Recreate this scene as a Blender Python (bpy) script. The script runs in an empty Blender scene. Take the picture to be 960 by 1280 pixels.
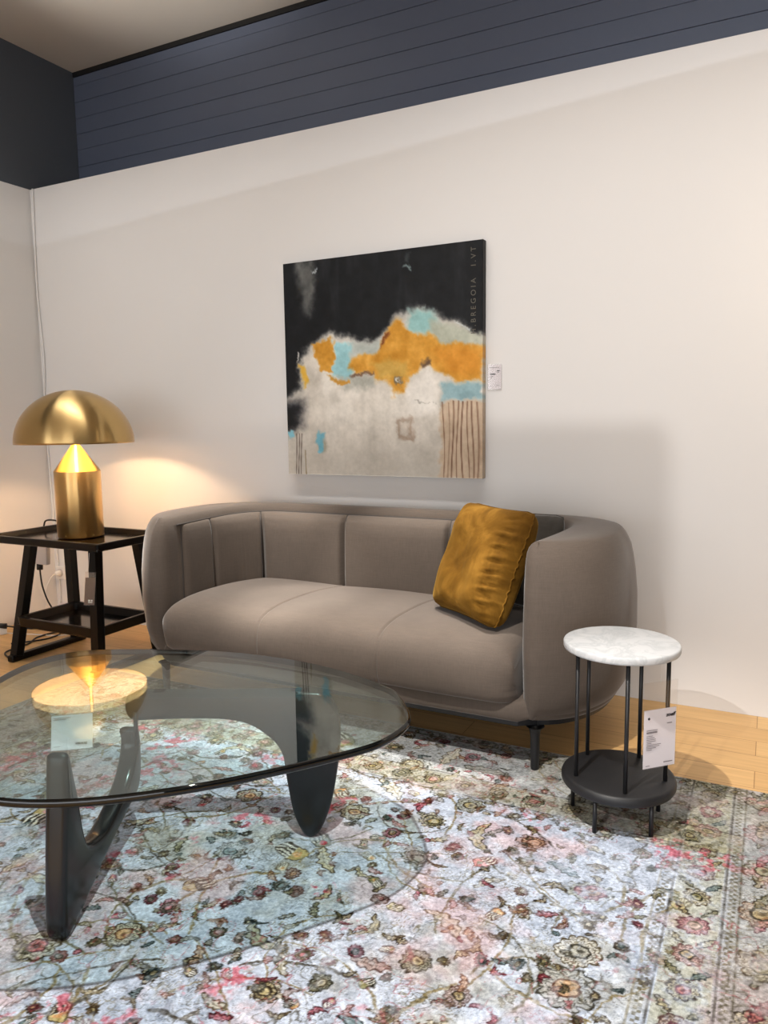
import bpy, bmesh, math, random
import numpy as np
from mathutils import Vector, Matrix
random.seed(7)
rng = np.random.default_rng(11)
S = bpy.context.scene
COL = S.collection
PI = math.pi

# ------------------------------------------------------------------ helpers
def lin(c):
    return tuple(((v / 255) / 12.92 if v / 255 <= .04045 else ((v / 255 + .055) / 1.055) ** 2.4) for v in c)

def linarr(a):
    a = np.asarray(a, float) / 255
    return np.where(a <= .04045, a / 12.92, ((np.clip(a, 0, 1) + .055) / 1.055) ** 2.4)

def empty(name, loc=(0, 0, 0), rz=0, label=None, cat=None, group=None):
    o = bpy.data.objects.new(name, None)
    COL.objects.link(o)
    o.location = loc
    o.rotation_euler = (0, 0, rz)
    o.empty_display_size = .05
    tag(o, label, cat, group)
    return o

def tag(o, label=None, cat=None, group=None, kind=None):
    if label: o['label'] = label
    if cat: o['category'] = cat
    if group: o['group'] = group
    if kind: o['kind'] = kind
    return o

def mesh_obj(name, verts, faces, mat, parent=None, smooth=True, loc=None):
    me = bpy.data.meshes.new(name)
    me.from_pydata([tuple(v) for v in verts], [], [tuple(f) for f in faces])
    bm = bmesh.new(); bm.from_mesh(me)
    bmesh.ops.recalc_face_normals(bm, faces=bm.faces[:])
    bm.to_mesh(me); bm.free()
    return finish(name, me, mat, parent, smooth, loc)

def finish(name, me, mat, parent=None, smooth=True, loc=None):
    if mat: me.materials.append(mat)
    if smooth and len(me.polygons):
        me.polygons.foreach_set('use_smooth', [True] * len(me.polygons))
    o = bpy.data.objects.new(name, me)
    COL.objects.link(o)
    if parent: o.parent = parent
    if loc: o.location = loc
    return o

def bm_obj(name, bm, mat, parent=None, smooth=False, loc=None):
    me = bpy.data.meshes.new(name)
    bmesh.ops.recalc_face_normals(bm, faces=bm.faces[:])
    bm.to_mesh(me); bm.free()
    return finish(name, me, mat, parent, smooth, loc)

def box(bm, a, b, bevel=0, seg=2):
    g = bmesh.ops.create_cube(bm, size=1)
    vs = g['verts']
    for v in vs:
        v.co = Vector([a[i] + (v.co[i] + .5) * (b[i] - a[i]) for i in range(3)])
    if bevel:
        es = list({e for v in vs for e in v.link_edges})
        bmesh.ops.bevel(bm, geom=es, offset=bevel, segments=seg, profile=.5, affect='EDGES')

def box_obj(name, a, b, mat, parent=None, bevel=0):
    bm = bmesh.new(); box(bm, a, b, bevel)
    return bm_obj(name, bm, mat, parent, smooth=False)

def beam(bm, p, q, w, d, bevel=.002, up=(0, 1, 0)):
    """rectangular bar from p to q; w across, d along 'up'."""
    p, q = Vector(p), Vector(q); ax = (q - p).normalized(); u = Vector(up)
    s = ax.cross(u).normalized(); t = s.cross(ax).normalized()
    g = bmesh.ops.create_cube(bm, size=1); L = (q - p).length
    for v in g['verts']:
        c = v.co.copy(); v.co = p + ax * ((c.z + .5) * L) + s * (c.x * w) + t * (c.y * d)
    if bevel:
        es = list({e for v in g['verts'] for e in v.link_edges})
        bmesh.ops.bevel(bm, geom=es, offset=bevel, segments=2, profile=.5, affect='EDGES')

def lathe(name, prof, mat, parent=None, n=64, loc=None):
    vs, fs = [], []
    idx = []
    for r, z in prof:
        if r < 1e-6:
            idx.append([len(vs)] * n); vs.append((0, 0, z))
        else:
            idx.append(list(range(len(vs), len(vs) + n)))
            vs += [(r * math.cos(2 * PI * k / n), r * math.sin(2 * PI * k / n), z) for k in range(n)]
    for a, b in zip(idx, idx[1:]):
        for k in range(n):
            f = [a[k], a[(k + 1) % n], b[(k + 1) % n], b[k]]
            f = list(dict.fromkeys(f))
            if len(f) > 2: fs.append(f)
    return mesh_obj(name, vs, fs, mat, parent, True, loc)

def catmull(pts, n=10, closed=False):
    P = [np.array(p, float) for p in pts]; out = []
    m = len(P)
    rngi = range(m) if closed else range(m - 1)
    for i in rngi:
        if closed:
            a, b, c, d = P[(i - 1) % m], P[i], P[(i + 1) % m], P[(i + 2) % m]
        else:
            a, b, c, d = P[max(i - 1, 0)], P[i], P[i + 1], P[min(i + 2, m - 1)]
        for k in range(n):
            t = k / n
            out.append(.5 * (2 * b + (c - a) * t + (2 * a - 5 * b + 4 * c - d) * t * t + (-a + 3 * b - 3 * c + d) * t ** 3))
    if not closed: out.append(P[-1])
    return out

def tube(name, pts, r, mat, parent=None, n=8, smooth_n=8):
    P = [Vector(p) for p in (catmull(pts, smooth_n) if smooth_n else pts)]
    vs, fs = [], []
    t0 = (P[1] - P[0]).normalized()
    nrm = t0.orthogonal().normalized()
    for i, p in enumerate(P):
        t = (P[min(i + 1, len(P) - 1)] - P[max(i - 1, 0)]).normalized()
        nrm = (nrm - t * nrm.dot(t)).normalized()
        b = t.cross(nrm)
        for k in range(n):
            a = 2 * PI * k / n
            vs.append(p + (nrm * math.cos(a) + b * math.sin(a)) * r)
    for i in range(len(P) - 1):
        for k in range(n):
            fs.append((i * n + k, i * n + (k + 1) % n, (i + 1) * n + (k + 1) % n, (i + 1) * n + k))
    fs.append(range(n)); fs.append(range(len(vs) - n, len(vs)))
    return mesh_obj(name, vs, fs, mat, parent, True)

def text(name, body, size, loc, rot, mat, parent=None, extrude=.0002, align='LEFT', shear=0, bold=0):
    cu = bpy.data.curves.new(name, 'FONT')
    cu.body = body; cu.size = size; cu.extrude = extrude; cu.align_x = align; cu.shear = shear; cu.offset = bold
    cu.materials.append(mat)
    o = bpy.data.objects.new(name, cu)
    COL.objects.link(o)
    o.location = loc; o.rotation_euler = rot
    bpy.context.view_layer.update()
    me = bpy.data.meshes.new_from_object(o.evaluated_get(bpy.context.evaluated_depsgraph_get()))
    bpy.data.objects.remove(o)
    o = bpy.data.objects.new(name, me); COL.objects.link(o)
    o.location = loc; o.rotation_euler = rot
    if parent: o.parent = parent
    return o

# ------------------------------------------------------------------ materials
class NT:
    def __init__(s, name):
        s.m = bpy.data.materials.new(name); s.m.use_nodes = True
        s.t = s.m.node_tree; s.t.nodes.clear()
        s.out = s.n('ShaderNodeOutputMaterial')
    def n(s, typ, **kw):
        nd = s.t.nodes.new(typ)
        for k, v in kw.items():
            if k.startswith('i_'): nd.inputs[k[2:].replace('_', ' ')].default_value = v
            else: setattr(nd, k, v)
        return nd
    def l(s, a, b): s.t.links.new(a, b)
    def noise(s, scale, detail=3, rough=.5, vec=None, dist=0):
        nd = s.n('ShaderNodeTexNoise'); nd.inputs['Scale'].default_value = scale
        nd.inputs['Detail'].default_value = detail; nd.inputs['Roughness'].default_value = rough
        nd.inputs['Distortion'].default_value = dist
        if vec: s.l(vec, nd.inputs['Vector'])
        return nd.outputs['Fac']
    def ramp(s, fac, stops):
        nd = s.n('ShaderNodeValToRGB'); s.l(fac, nd.inputs['Fac'])
        el = nd.color_ramp.elements
        while len(el) < len(stops): el.new(.5)
        for e, (p, c) in zip(el, stops): e.position = p; e.color = (*c, 1) if len(c) == 3 else c
        return nd.outputs['Color']
    def mix(s, fac, a, b, mode='MIX'):
        nd = s.n('ShaderNodeMix', data_type='RGBA', blend_type=mode)
        for i, v in ((0, fac), (6, a), (7, b)):
            if hasattr(v, 'is_linked') or isinstance(v, bpy.types.NodeSocket): s.l(v, nd.inputs[i])
            elif i == 0: nd.inputs[i].default_value = v
            else: nd.inputs[i].default_value = (*v, 1)
        return nd.outputs[2]
    def coord(s, scale=(1, 1, 1), kind='Object'):
        tc = s.n('ShaderNodeTexCoord'); mp = s.n('ShaderNodeMapping')
        mp.inputs['Scale'].default_value = scale
        s.l(tc.outputs[kind], mp.inputs['Vector']); return mp.outputs['Vector']
    def bsdf(s, color=None, rough=.5, bump=None, bump_s=.2, bump_d=.01, **kw):
        b = s.n('ShaderNodeBsdfPrincipled')
        if color is not None:
            if isinstance(color, bpy.types.NodeSocket): s.l(color, b.inputs['Base Color'])
            else: b.inputs['Base Color'].default_value = (*color, 1)
        if isinstance(rough, bpy.types.NodeSocket): s.l(rough, b.inputs['Roughness'])
        else: b.inputs['Roughness'].default_value = rough
        for k, v in kw.items(): b.inputs[k.replace('_', ' ')].default_value = v
        if bump is not None:
            bp = s.n('ShaderNodeBump'); bp.inputs['Strength'].default_value = bump_s; bp.inputs['Distance'].default_value = bump_d
            s.l(bump, bp.inputs['Height']); s.l(bp.outputs['Normal'], b.inputs['Normal'])
        s.l(b.outputs[0], s.out.inputs['Surface'])
        return b

def simple(name, rgb, rough=.5, var=.06, nscale=6, bump=0, **kw):
    t = NT(name); v = t.coord()
    f = t.noise(nscale, 4, .55, v)
    c = lin(rgb)
    col = t.mix(f, tuple(x * (1 - var) for x in c), tuple(min(1, x * (1 + var)) for x in c))
    t.bsdf(col, rough, bump=t.noise(nscale * 12, 2, .5, v) if bump else None, bump_s=bump, bump_d=.002, **kw)
    return t.m

def velvet(name, rgb, streak, var=.22, sheen=.5):
    t = NT(name); v = t.coord()
    c = lin(rgb)
    f1 = t.noise(3.2, 4, .55, v, .4)
    f2 = t.noise(1, 3, .6, t.coord((260, 260, 22)))
    f3 = t.noise(1, 3, .6, t.coord((22, 22, 320)))
    col = t.mix(t.ramp(f1, [(.3, (0, 0, 0)), (.72, (1, 1, 1))]), tuple(x * (1 - var) for x in c), tuple(x * (1 + var) for x in c))
    w = t.mix(.5, f2, f3)
    col = t.mix(streak, col, t.mix(1.0, col, t.ramp(w, [(.3, (.55, .55, .55)), (.7, (1.3, 1.3, 1.3))]), 'MULTIPLY'))
    t.bsdf(col, .85, bump=w, bump_s=.12, bump_d=.001, Sheen_Weight=sheen, Sheen_Roughness=.35, Specular_IOR_Level=.15)
    return t.m

M = {}
M['wall'] = simple('wall_paint', (219, 217, 215), .75, .02, 1.5, .05)
M['ceiling'] = simple('ceiling_paint', (196, 190, 182), .8, .05, 2.0, .03)
M['navy'] = simple('navy_board_paint', (86, 94, 112), .5, .07, 2.5, .04)
M['charcoal'] = simple('charcoal_paint', (76, 81, 88), .6, .05, 2)
M['black'] = simple('black_lacquer_wood', (5, 4, 4), .34, .2, 8, Specular_IOR_Level=.22)
M['tray'] = simple('black_lacquer_gloss', (6, 5, 5), .14, .2, 5)
M['blackmetal'] = simple('black_powder_coated_steel', (20, 20, 22), .42, .1, 20)
M['disc'] = simple('black_stained_disc', (22, 22, 24), .5, .15, 14)
M['ebony'] = simple('black_stained_ash', (22, 23, 25), .24, .25, 10)
M['plastic_white'] = simple('white_plastic', (225, 221, 214), .4, .02, 10)
M['plastic_grey'] = simple('pale_plastic', (205, 196, 190), .45, .03, 10)
M['rubber'] = simple('black_rubber', (12, 12, 13), .55, .1, 20)
M['paper'] = simple('white_card', (226, 219, 222), .7, .015, 20)
M['ink'] = simple('black_ink', (38, 34, 38), .7, .05, 20)
M['inkgrey'] = simple('grey_ink', (120, 112, 114), .7, .05, 20)
M['pale_ink'] = simple('pale_ink', (225, 220, 205), .7, .05, 20)
M['oilpale'] = simple('pale_oil_scratch', (92, 88, 78), .7, .05, 20)
M['sofa'] = velvet('taupe_velvet', (92, 82, 74), .3, .1, .3)
M['lining'] = M['sofa']
M['piping'] = simple('taupe_piping', (62, 56, 52), .8, .06, 30)
M['greycush'] = velvet('grey_cushion_velvet', (72, 68, 63), .3, .2, .5)

# brass
def brass(name, rgb, rough, aniso=.93):
    t = NT(name)
    f = t.noise(1, 3, .6, t.coord((40, 40, 900)))
    c = lin(rgb)
    col = t.mix(f, tuple(x * .92 for x in c), tuple(min(1, x * 1.06) for x in c))
    b = t.bsdf(col, rough, bump=f, bump_s=.03, bump_d=.0005, Metallic=1.0, Anisotropic=aniso, Anisotropic_Rotation=.25)
    tg = t.n('ShaderNodeTangent'); tg.direction_type = 'RADIAL'; tg.axis = 'Z'
    t.l(tg.outputs[0], b.inputs['Tangent'])
    return t.m
M['brass'] = brass('brushed_brass', (206, 174, 118), .29)
M['brass_cone'] = brass('brushed_brass_cone', (226, 186, 104), .3)
t = NT('shade_white_inside'); t.bsdf(lin((252, 246, 228)), .6); M['shadein'] = t.m
t = NT('warm_bulb'); e = t.n('ShaderNodeEmission'); e.inputs[0].default_value = (1, .62, .34, 1); e.inputs[1].default_value = 620
t.l(e.outputs[0], t.out.inputs[0]); M['bulb'] = t.m

# gold velvet
t = NT('gold_velvet'); v = t.coord()
f = t.noise(7, 5, .6, v, .8)
col = t.ramp(f, [(.26, lin((64, 40, 8))), (.5, lin((98, 67, 19))), (.76, lin((134, 97, 38)))])
t.bsdf(col, .85, bump=t.noise(60, 3, .6, v), bump_s=.12, bump_d=.003, Sheen_Weight=.3, Sheen_Roughness=.35, Sheen_Tint=(*lin((225, 180, 90)), 1), Specular_IOR_Level=.08)
M['gold'] = t.m

# marble
t = NT('white_marble'); v = t.coord()
f = t.noise(9, 8, .62, v, 1.6)
f2 = t.noise(24, 6, .6, v, .8)
col = t.mix(t.ramp(f, [(.45, (0, 0, 0)), (.52, (.6, .6, .6)), (.58, (0, 0, 0))]), lin((192, 193, 194)), lin((160, 164, 166)))
col = t.mix(t.ramp(f2, [(.5, (0, 0, 0)), (.75, (.35, .35, .35))]), col, lin((176, 179, 181)))
t.bsdf(col, .3); M['marble'] = t.m

# oak floor
t = NT('oak_plank_floor'); v = t.coord()
br = t.n('ShaderNodeTexBrick', offset=.37, squash=1.0)
t.l(v, br.inputs['Vector'])
for k, val in (('Scale', 1.0), ('Mortar Size', .0012), ('Mortar Smooth', .1), ('Bias', 0.0), ('Brick Width', .95), ('Row Height', .125)):
    br.inputs[k].default_value = val
br.inputs['Color1'].default_value = (*lin((222, 182, 124)), 1)
br.inputs['Color2'].default_value = (*lin((205, 162, 106)), 1)
br.inputs['Mortar'].default_value = (*lin((150, 108, 62)), 1)
gr = t.noise(1, 5, .6, t.coord((3, 55, 1)), .6)
col = t.mix(.55, br.outputs['Color'], t.mix(1.0, br.outputs['Color'], t.ramp(gr, [(.3, (.72, .68, .62)), (.7, (1.12, 1.12, 1.1))]), 'MULTIPLY'))
t.bsdf(col, .42, bump=gr, bump_s=.05, bump_d=.001); M['floor'] = t.m

# architectural glass: schlick reflection over a tinted transmission
def glass(name, tint, rough=.0, f0=.045, refl=(1, 1, 1)):
    t = NT(name)
    g = t.n('ShaderNodeNewGeometry')
    dt = t.n('ShaderNodeVectorMath', operation='DOT_PRODUCT'); t.l(g.outputs['Normal'], dt.inputs[0]); t.l(g.outputs['Incoming'], dt.inputs[1])
    ab = t.n('ShaderNodeMath', operation='ABSOLUTE'); t.l(dt.outputs['Value'], ab.inputs[0])
    om = t.n('ShaderNodeMath', operation='SUBTRACT'); om.inputs[0].default_value = 1; t.l(ab.outputs[0], om.inputs[1])
    pw = t.n('ShaderNodeMath', operation='POWER'); t.l(om.outputs[0], pw.inputs[0]); pw.inputs[1].default_value = 5
    ma = t.n('ShaderNodeMath', operation='MULTIPLY_ADD'); t.l(pw.outputs[0], ma.inputs[0]); ma.inputs[1].default_value = 1 - f0; ma.inputs[2].default_value = f0
    tr = t.n('ShaderNodeBsdfTransparent'); tr.inputs[0].default_value = (*tint, 1)
    gl = t.n('ShaderNodeBsdfGlossy'); gl.inputs['Color'].default_value = (*refl, 1); gl.inputs['Roughness'].default_value = rough
    mx = t.n('ShaderNodeMixShader'); t.l(ma.outputs[0], mx.inputs[0]); t.l(tr.outputs[0], mx.inputs[1]); t.l(gl.outputs[0], mx.inputs[2])
    t.l(mx.outputs[0], t.out.inputs['Surface'])
    return t.m
M['glass'] = glass('table_glass', (.79, .89, .88), .0, .06)
M['sleeve'] = glass('clear_sleeve', (.97, .97, .97), .08)
M['sleeve_dark'] = glass('clear_tag_sleeve', (.93, .9, .87), .15, .06)
M['glass_edge'] = glass('glass_edge', (.006, .009, .009), .03, .045)

# vertex-colour materials (colours are worked out by formula below)
def vcol_mat(name, rough=.8, weave=False, bump_s=.2):
    t = NT(name)
    a = t.n('ShaderNodeVertexColor', layer_name='Col')
    col = a.outputs['Color']
    if weave:
        n1 = t.noise(1, 3, .7, t.coord((420, 160, 1)))
        n2 = t.noise(1, 3, .7, t.coord((140, 420, 1)))
        w = t.mix(.5, n1, n2)
        col = t.mix(1.0, col, t.ramp(w, [(.3, (.62, .62, .63)), (.5, (.98, .98, .98)), (.7, (1.28, 1.28, 1.27))]), 'MULTIPLY')
        t.bsdf(col, rough, bump=w, bump_s=bump_s, bump_d=.003, Specular_IOR_Level=.1)
    else:
        n1 = t.noise(60, 4, .6, t.coord())
        col = t.mix(.5, col, t.mix(1.0, col, t.ramp(n1, [(.3, (.86, .86, .86)), (.7, (1.1, 1.1, 1.1))]), 'MULTIPLY'))
        t.bsdf(col, rough, bump=n1, bump_s=bump_s, bump_d=.002, Specular_IOR_Level=.25)
    return t.m
M['rug'] = vcol_mat('faded_persian_wool', .95, True, .35)
M['canvas'] = vcol_mat('oil_on_canvas', .6, False, .15)

# ------------------------------------------------------------------ numpy noise
def vnoise(x, y, seed):
    def h(i, j):
        n = (i.astype(np.int64) * 374761393 + j.astype(np.int64) * 668265263 + seed * 974634777) & 0xffffffff
        n = ((n ^ (n >> 13)) * 1274126177) & 0xffffffff
        return ((n ^ (n >> 16)) & 0xffff) / 65535.0
    i, j = np.floor(x), np.floor(y); fx, fy = x - i, y - j
    fx = fx * fx * (3 - 2 * fx); fy = fy * fy * (3 - 2 * fy)
    return (h(i, j) * (1 - fx) + h(i + 1, j) * fx) * (1 - fy) + (h(i, j + 1) * (1 - fx) + h(i + 1, j + 1) * fx) * fy

def fbm(x, y, seed, oct=4, gain=.5):
    a, s, t = 1., 0., 0.
    for k in range(oct):
        s = s + a * vnoise(x * 2 ** k + 17.3 * k, y * 2 ** k - 9.1 * k, seed + k); t += a; a *= gain
    return s / t

def sstep(a, b, x):
    t = np.clip((x - a) / (b - a), 0, 1); return t * t * (3 - 2 * t)

def grid_mesh(name, nx, ny, P, colors, mat, parent=None, skirt=0):
    """P (ny+1,nx+1,3) points, colors same shape linear rgb."""
    V = P.reshape(-1, 3)
    C = colors.reshape(-1, 3)
    r = np.arange(ny)[:, None] * (nx + 1) + np.arange(nx)[None]
    F = np.stack([r, r + 1, r + nx + 2, r + nx + 1], -1).reshape(-1, 4)
    if skirt is not None and np.any(skirt):
        w = nx + 1
        loop = list(range(0, w)) + [k * w + nx for k in range(1, ny + 1)] + [ny * w + k for k in range(nx - 1, -1, -1)] + [k * w for k in range(ny - 1, 0, -1)]
        b0 = len(V)
        V = np.vstack([V, V[loop] + np.array(skirt)])
        C = np.vstack([C, C[loop] * .8])
        m = len(loop)
        F2 = np.array([[loop[k], loop[(k + 1) % m], b0 + (k + 1) % m, b0 + k] for k in range(m)])
        F = np.vstack([F, F2])
    me = bpy.data.meshes.new(name)
    me.vertices.add(len(V)); me.vertices.foreach_set('co', V.astype(np.float32).ravel())
    me.loops.add(F.size); me.loops.foreach_set('vertex_index', F.astype(np.int32).ravel())
    me.polygons.add(len(F)); me.polygons.foreach_set('loop_start', np.arange(0, F.size, 4, dtype=np.int32))
    me.update(calc_edges=True)
    at = me.color_attributes.new('Col', 'FLOAT_COLOR', 'POINT')
    rgba = np.ones((len(V), 4), np.float32); rgba[:, :3] = C
    at.data.foreach_set('color', rgba.ravel())
    return finish(name, me, mat, parent, smooth=False)

# ------------------------------------------------------------------ the room
XL, H1, H2, YB, FZ = -3.80, 2.4436, 3.206, .367, -.006

def struct(o):
    o['kind'] = 'structure'; return o
struct(box_obj('floor', (XL - .3, -9, FZ - .1), (4.2, YB + .1, FZ), M['floor']))
struct(box_obj('ceiling', (XL - .3, -9, H2), (4.2, YB + .3, H2 + .1), M['ceiling']))
struct(box_obj('wall_back', (XL, 0, FZ), (4.2, YB - .02, H1), M['wall']))
struct(box_obj('wall_left', (XL - .25, -9, FZ), (XL, YB + .3, H1), M['wall']))
bm = bmesh.new()
box(bm, (XL - .25, -9, H1), (XL - .012, YB + .3, H2), 0)
struct(bm_obj('wall_left_upper', bm, M['charcoal']))
bm = bmesh.new()
zs = [2.38, 2.569, 2.667, 2.765, 2.855, 2.944, 3.036, 3.128, H2 - .028]
for i, (a, b) in enumerate(zip(zs, zs[1:])):
    box(bm, (XL - .012, YB, a + (.0006 if i % 2 else .0014)), (4.2, YB + .03, b - .0006), .0012, 1)
box(bm, (XL - .012, YB + .012, 2.38), (4.2, YB + .1, H2), 0)
struct(bm_obj('wall_back_upper', bm, M['navy']))
bm = bmesh.new()
box(bm, (XL - .012, YB - .004, H2 - .027), (4.2, YB + .012, H2), 0)
struct(bm_obj('gap_shade_1', bm, M['rubber']))  # black strip standing in for the shade in the gap under the ceiling
# two unseen panels added behind the viewer to cut straight shade lines on the wall
P1 = struct(box_obj('wall_spot_flag', (-2.6, -4.53, 1.25), (-.892, -4.50, 2.63), M['wall']))
bm = bmesh.new()
bmv = [bm.verts.new(p) for p in [(-1.2, -5.5, 2.05), (1.6, -5.5, 2.05), (1.6, -5.5, 2.663), (-1.2, -5.5, 2.479)]]
f = bm.faces.new(bmv); ex = bmesh.ops.extrude_face_region(bm, geom=[f])
for v in [g for g in ex['geom'] if isinstance(g, bmesh.types.BMVert)]: v.co.y -= .02
UPPER = struct(bm_obj('upper_spot_flag', bm, M['wall']))  # added blocker, its sloped edge cuts the upper spot to a band

# ------------------------------------------------------------------ rug
RX0, RX1, RY0, RY1 = -2.69, .42, -2.46, -.655
NX, NY = 1150, 740
gx = np.linspace(RX0, RX1, NX + 1); gy = np.linspace(RY0, RY1, NY + 1)
X, Y = np.meshgrid(gx, gy)
def C3(r, g, b): return np.array([r, g, b], float)
wx = X + .02 * (fbm(X * 6, Y * 6, 3) - .5); wy = Y + .02 * (fbm(X * 6, Y * 6, 8) - .5)
n1 = fbm(wx * 3.0, wy * 3.0, 21, 5, .55)[..., None]; n2 = fbm(wx * 4.2 + 9, wy * 4.2, 33, 5, .6)[..., None]
n3 = fbm(wx * 30, wy * 30, 41, 4, .6)[..., None]; n4 = fbm(wx * 5, wy * 5, 52, 6, .62)[..., None]
base = C3(166, 176, 192) * (1 - n1) + C3(206, 211, 222) * n1
base = base + (C3(158, 154, 140) - base) * sstep(.50, .70, n2) * .6
base = base + (C3(204, 172, 172) - base) * sstep(.56, .74, n4) * .55
base = base + (n3 - .5) * 60
fade_b = np.clip(np.minimum(np.minimum(-.05 - X, X + 2.35), -1.05 - Y), -.5, .5)       # >0 in the inner field
inb = sstep(.03, -.03, fade_b)[..., None]
base = base + (C3(150, 147, 137) + (n3 - .5) * 50 - base) * inb * .62
img = base.copy()
PALS = [((176, 158, 104), (58, 48, 38)), ((192, 176, 128), (74, 62, 46)), ((186, 76, 86), (80, 42, 46)), ((204, 140, 136), (104, 72, 66)),
        ((132, 126, 84), (58, 54, 42)), ((206, 196, 168), (90, 80, 62)), ((96, 116, 114), (52, 58, 56)), ((172, 140, 126), (86, 66, 60)),
        ((196, 150, 104), (92, 64, 50)), ((152, 150, 136), (66, 62, 54))]
XM = X + .014 * (fbm(X * 34, Y * 34, 201, 3) - .5) + .006 * (fbm(X * 95, Y * 95, 203, 2) - .5)
YM = Y + .014 * (fbm(X * 34 + 50, Y * 34, 207, 3) - .5) + .006 * (fbm(X * 95, Y * 95 + 20, 209, 2) - .5)
def window(cx, cy, R):
    i0, i1 = np.searchsorted(gx, [cx - R, cx + R]); j0, j1 = np.searchsorted(gy, [cy - R, cy + R])
    return slice(j0, j1), slice(i0, i1)
def put(sl, mask, col, a=1.0):
    img[sl] += (np.array(col, float) - img[sl]) * (mask * a)[..., None]
def flower(cx, cy, R, k, rot, pal, pal2, alpha=.85, sq=1.0):
    sl = window(cx, cy, R * 1.35)
    if img[sl].size == 0: return
    dx, dy = XM[sl] - cx, (YM[sl] - cy) / sq
    c_, s_ = math.cos(rot), math.sin(rot)
    dx, dy = dx * c_ + dy * s_, -dx * s_ + dy * c_
    r = np.hypot(dx, dy); th = np.arctan2(dy, dx)
    edge = R * (.78 + .22 * np.abs(np.cos(th * k / 2)) ** .7 + .1 * (fbm(dx * 60 + cx * 9, dy * 60, 77) - .5))
    d = r - edge
    fill, dark = pal
    put(sl, sstep(.0035, -.0035, d), fill, alpha * .55)
    put(sl, (1 - sstep(.0012, .0042, np.abs(d))), dark, 1)
    put(sl, (1 - sstep(.0006, .003, np.abs(d + R * .26))) * (np.abs(np.sin(th * k / 2)) > .25), dark, .8)
    put(sl, (np.abs(np.sin(th * k / 2)) < .2) * (r < edge) * (r > R * .38), dark, alpha * .75)
    d2 = r - R * .42
    put(sl, sstep(.003, -.003, d2), pal2[0], alpha * .75)
    put(sl, 1 - sstep(0.001, .004, np.abs(d2)), pal2[1], 1)
    put(sl, sstep(.003, -.003, r - R * .16), pal2[1], alpha)
def leaf(cx, cy, L, wd, rot, pal, alpha=.85, bend=0.):
    sl = window(cx, cy, L * 1.1)
    if img[sl].size == 0: return
    dx, dy = XM[sl] - cx, YM[sl] - cy
    c_, s_ = math.cos(rot), math.sin(rot)
    u, v = dx * c_ + dy * s_, -dx * s_ + dy * c_
    v = v - bend * (u * u / L - L * .3)
    prof = wd * np.clip(1 - (u / L) ** 2, 0, 1) ** .8 * (.9 + .25 * np.sin(u / L * 14))
    d = np.abs(v) - prof
    ok = np.abs(u) < L
    put(sl, sstep(.003, -.003, d) * ok, pal[0], alpha * .7)
    put(sl, (1 - sstep(.0008, .0038, np.abs(d))) * ok, pal[1], 1)
    put(sl, (1 - sstep(0, .003, np.abs(v))) * ok * (np.abs(u) < L * .8), pal[1], alpha * .6)
def palmette(cx, cy, R, rot, pal, pal2, alpha=.85):
    sl = window(cx, cy, R * 1.3)
    if img[sl].size == 0: return
    dx, dy = XM[sl] - cx, YM[sl] - cy
    c_, s_ = math.cos(rot), math.sin(rot)
    u, v = dx * c_ + dy * s_, -dx * s_ + dy * c_
    r = np.hypot(u, v * 1.25); th = np.arctan2(v, u)
    for s_r, p, dk in ((1., pal[0], pal[1]), (.72, pal2[0], pal2[1]), (.42, pal[0], pal2[1])):
        e = R * s_r * (.82 + .18 * np.cos(th) + .09 * np.sign(np.sin(th * 9)) * (s_r == 1.))
        d = r - e
        put(sl, sstep(.003, -.003, d), p, alpha * .55); put(sl, 1 - sstep(.001, .004, np.abs(d)), dk, 1)
        put(sl, (1 - sstep(.0005, .0026, np.abs(np.mod(th + .3 * s_r, .35) - .17) * r)) * (d < 0) * (r > R * .3), dk, .55)
    put(sl, (np.abs(np.sin(th * 6)) < .22) * (r < R * .7) * (r > R * .42), pal[1], alpha * .7)
def combmark(cx, cy, R, rot, pal, pal2, alpha=.85):
    sl = window(cx, cy, R * 1.3)
    if img[sl].size == 0: return
    dx, dy = XM[sl] - cx, YM[sl] - cy
    c_, s_ = math.cos(rot), math.sin(rot)
    u, v = dx * c_ + dy * s_, -dx * s_ + dy * c_
    v2 = v + .12 * R * np.sin(u / R * 3)
    ok = (np.abs(v2) < R * .62 * np.clip(1 - (u / R) ** 4, 0, 1)) & (np.abs(u) < R)
    head = u < -.15 * R
    put(sl, ok & head, pal[0], alpha)
    st = (np.mod(v2 / (R * .3), 1) < .5)
    put(sl, ok & ~head & st, pal[1], alpha); put(sl, ok & ~head & ~st, (222, 216, 198), alpha * .8)
    put(sl, ok & (np.hypot(u + .45 * R, v2) < R * .25), pal2[0], alpha)
    e = np.abs(np.abs(v2) - R * .62 * np.clip(1 - (u / R) ** 4, 0, 1))
    put(sl, (1 - sstep(0, .004, e)) * (np.abs(u) < R), pal[1], alpha)
def vine(pts, wd, col, alpha=.7):
    for a, b in zip(pts, pts[1:]):
        c = (np.array(a) + b) / 2; L = np.hypot(*(np.array(b) - a))
        sl = window(c[0], c[1], L / 2 + wd * 2)
        if img[sl].size == 0: continue
        d = (np.array(b) - a) / max(L, 1e-6)
        px, py = XM[sl] - a[0], YM[sl] - a[1]
        t_ = np.clip(px * d[0] + py * d[1], 0, L)
        q = np.hypot(px - t_ * d[0], py - t_ * d[1])
        put(sl, 1 - sstep(wd * .5, wd * 1.2, q), col, alpha)
R_ = random.Random(5)
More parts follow.
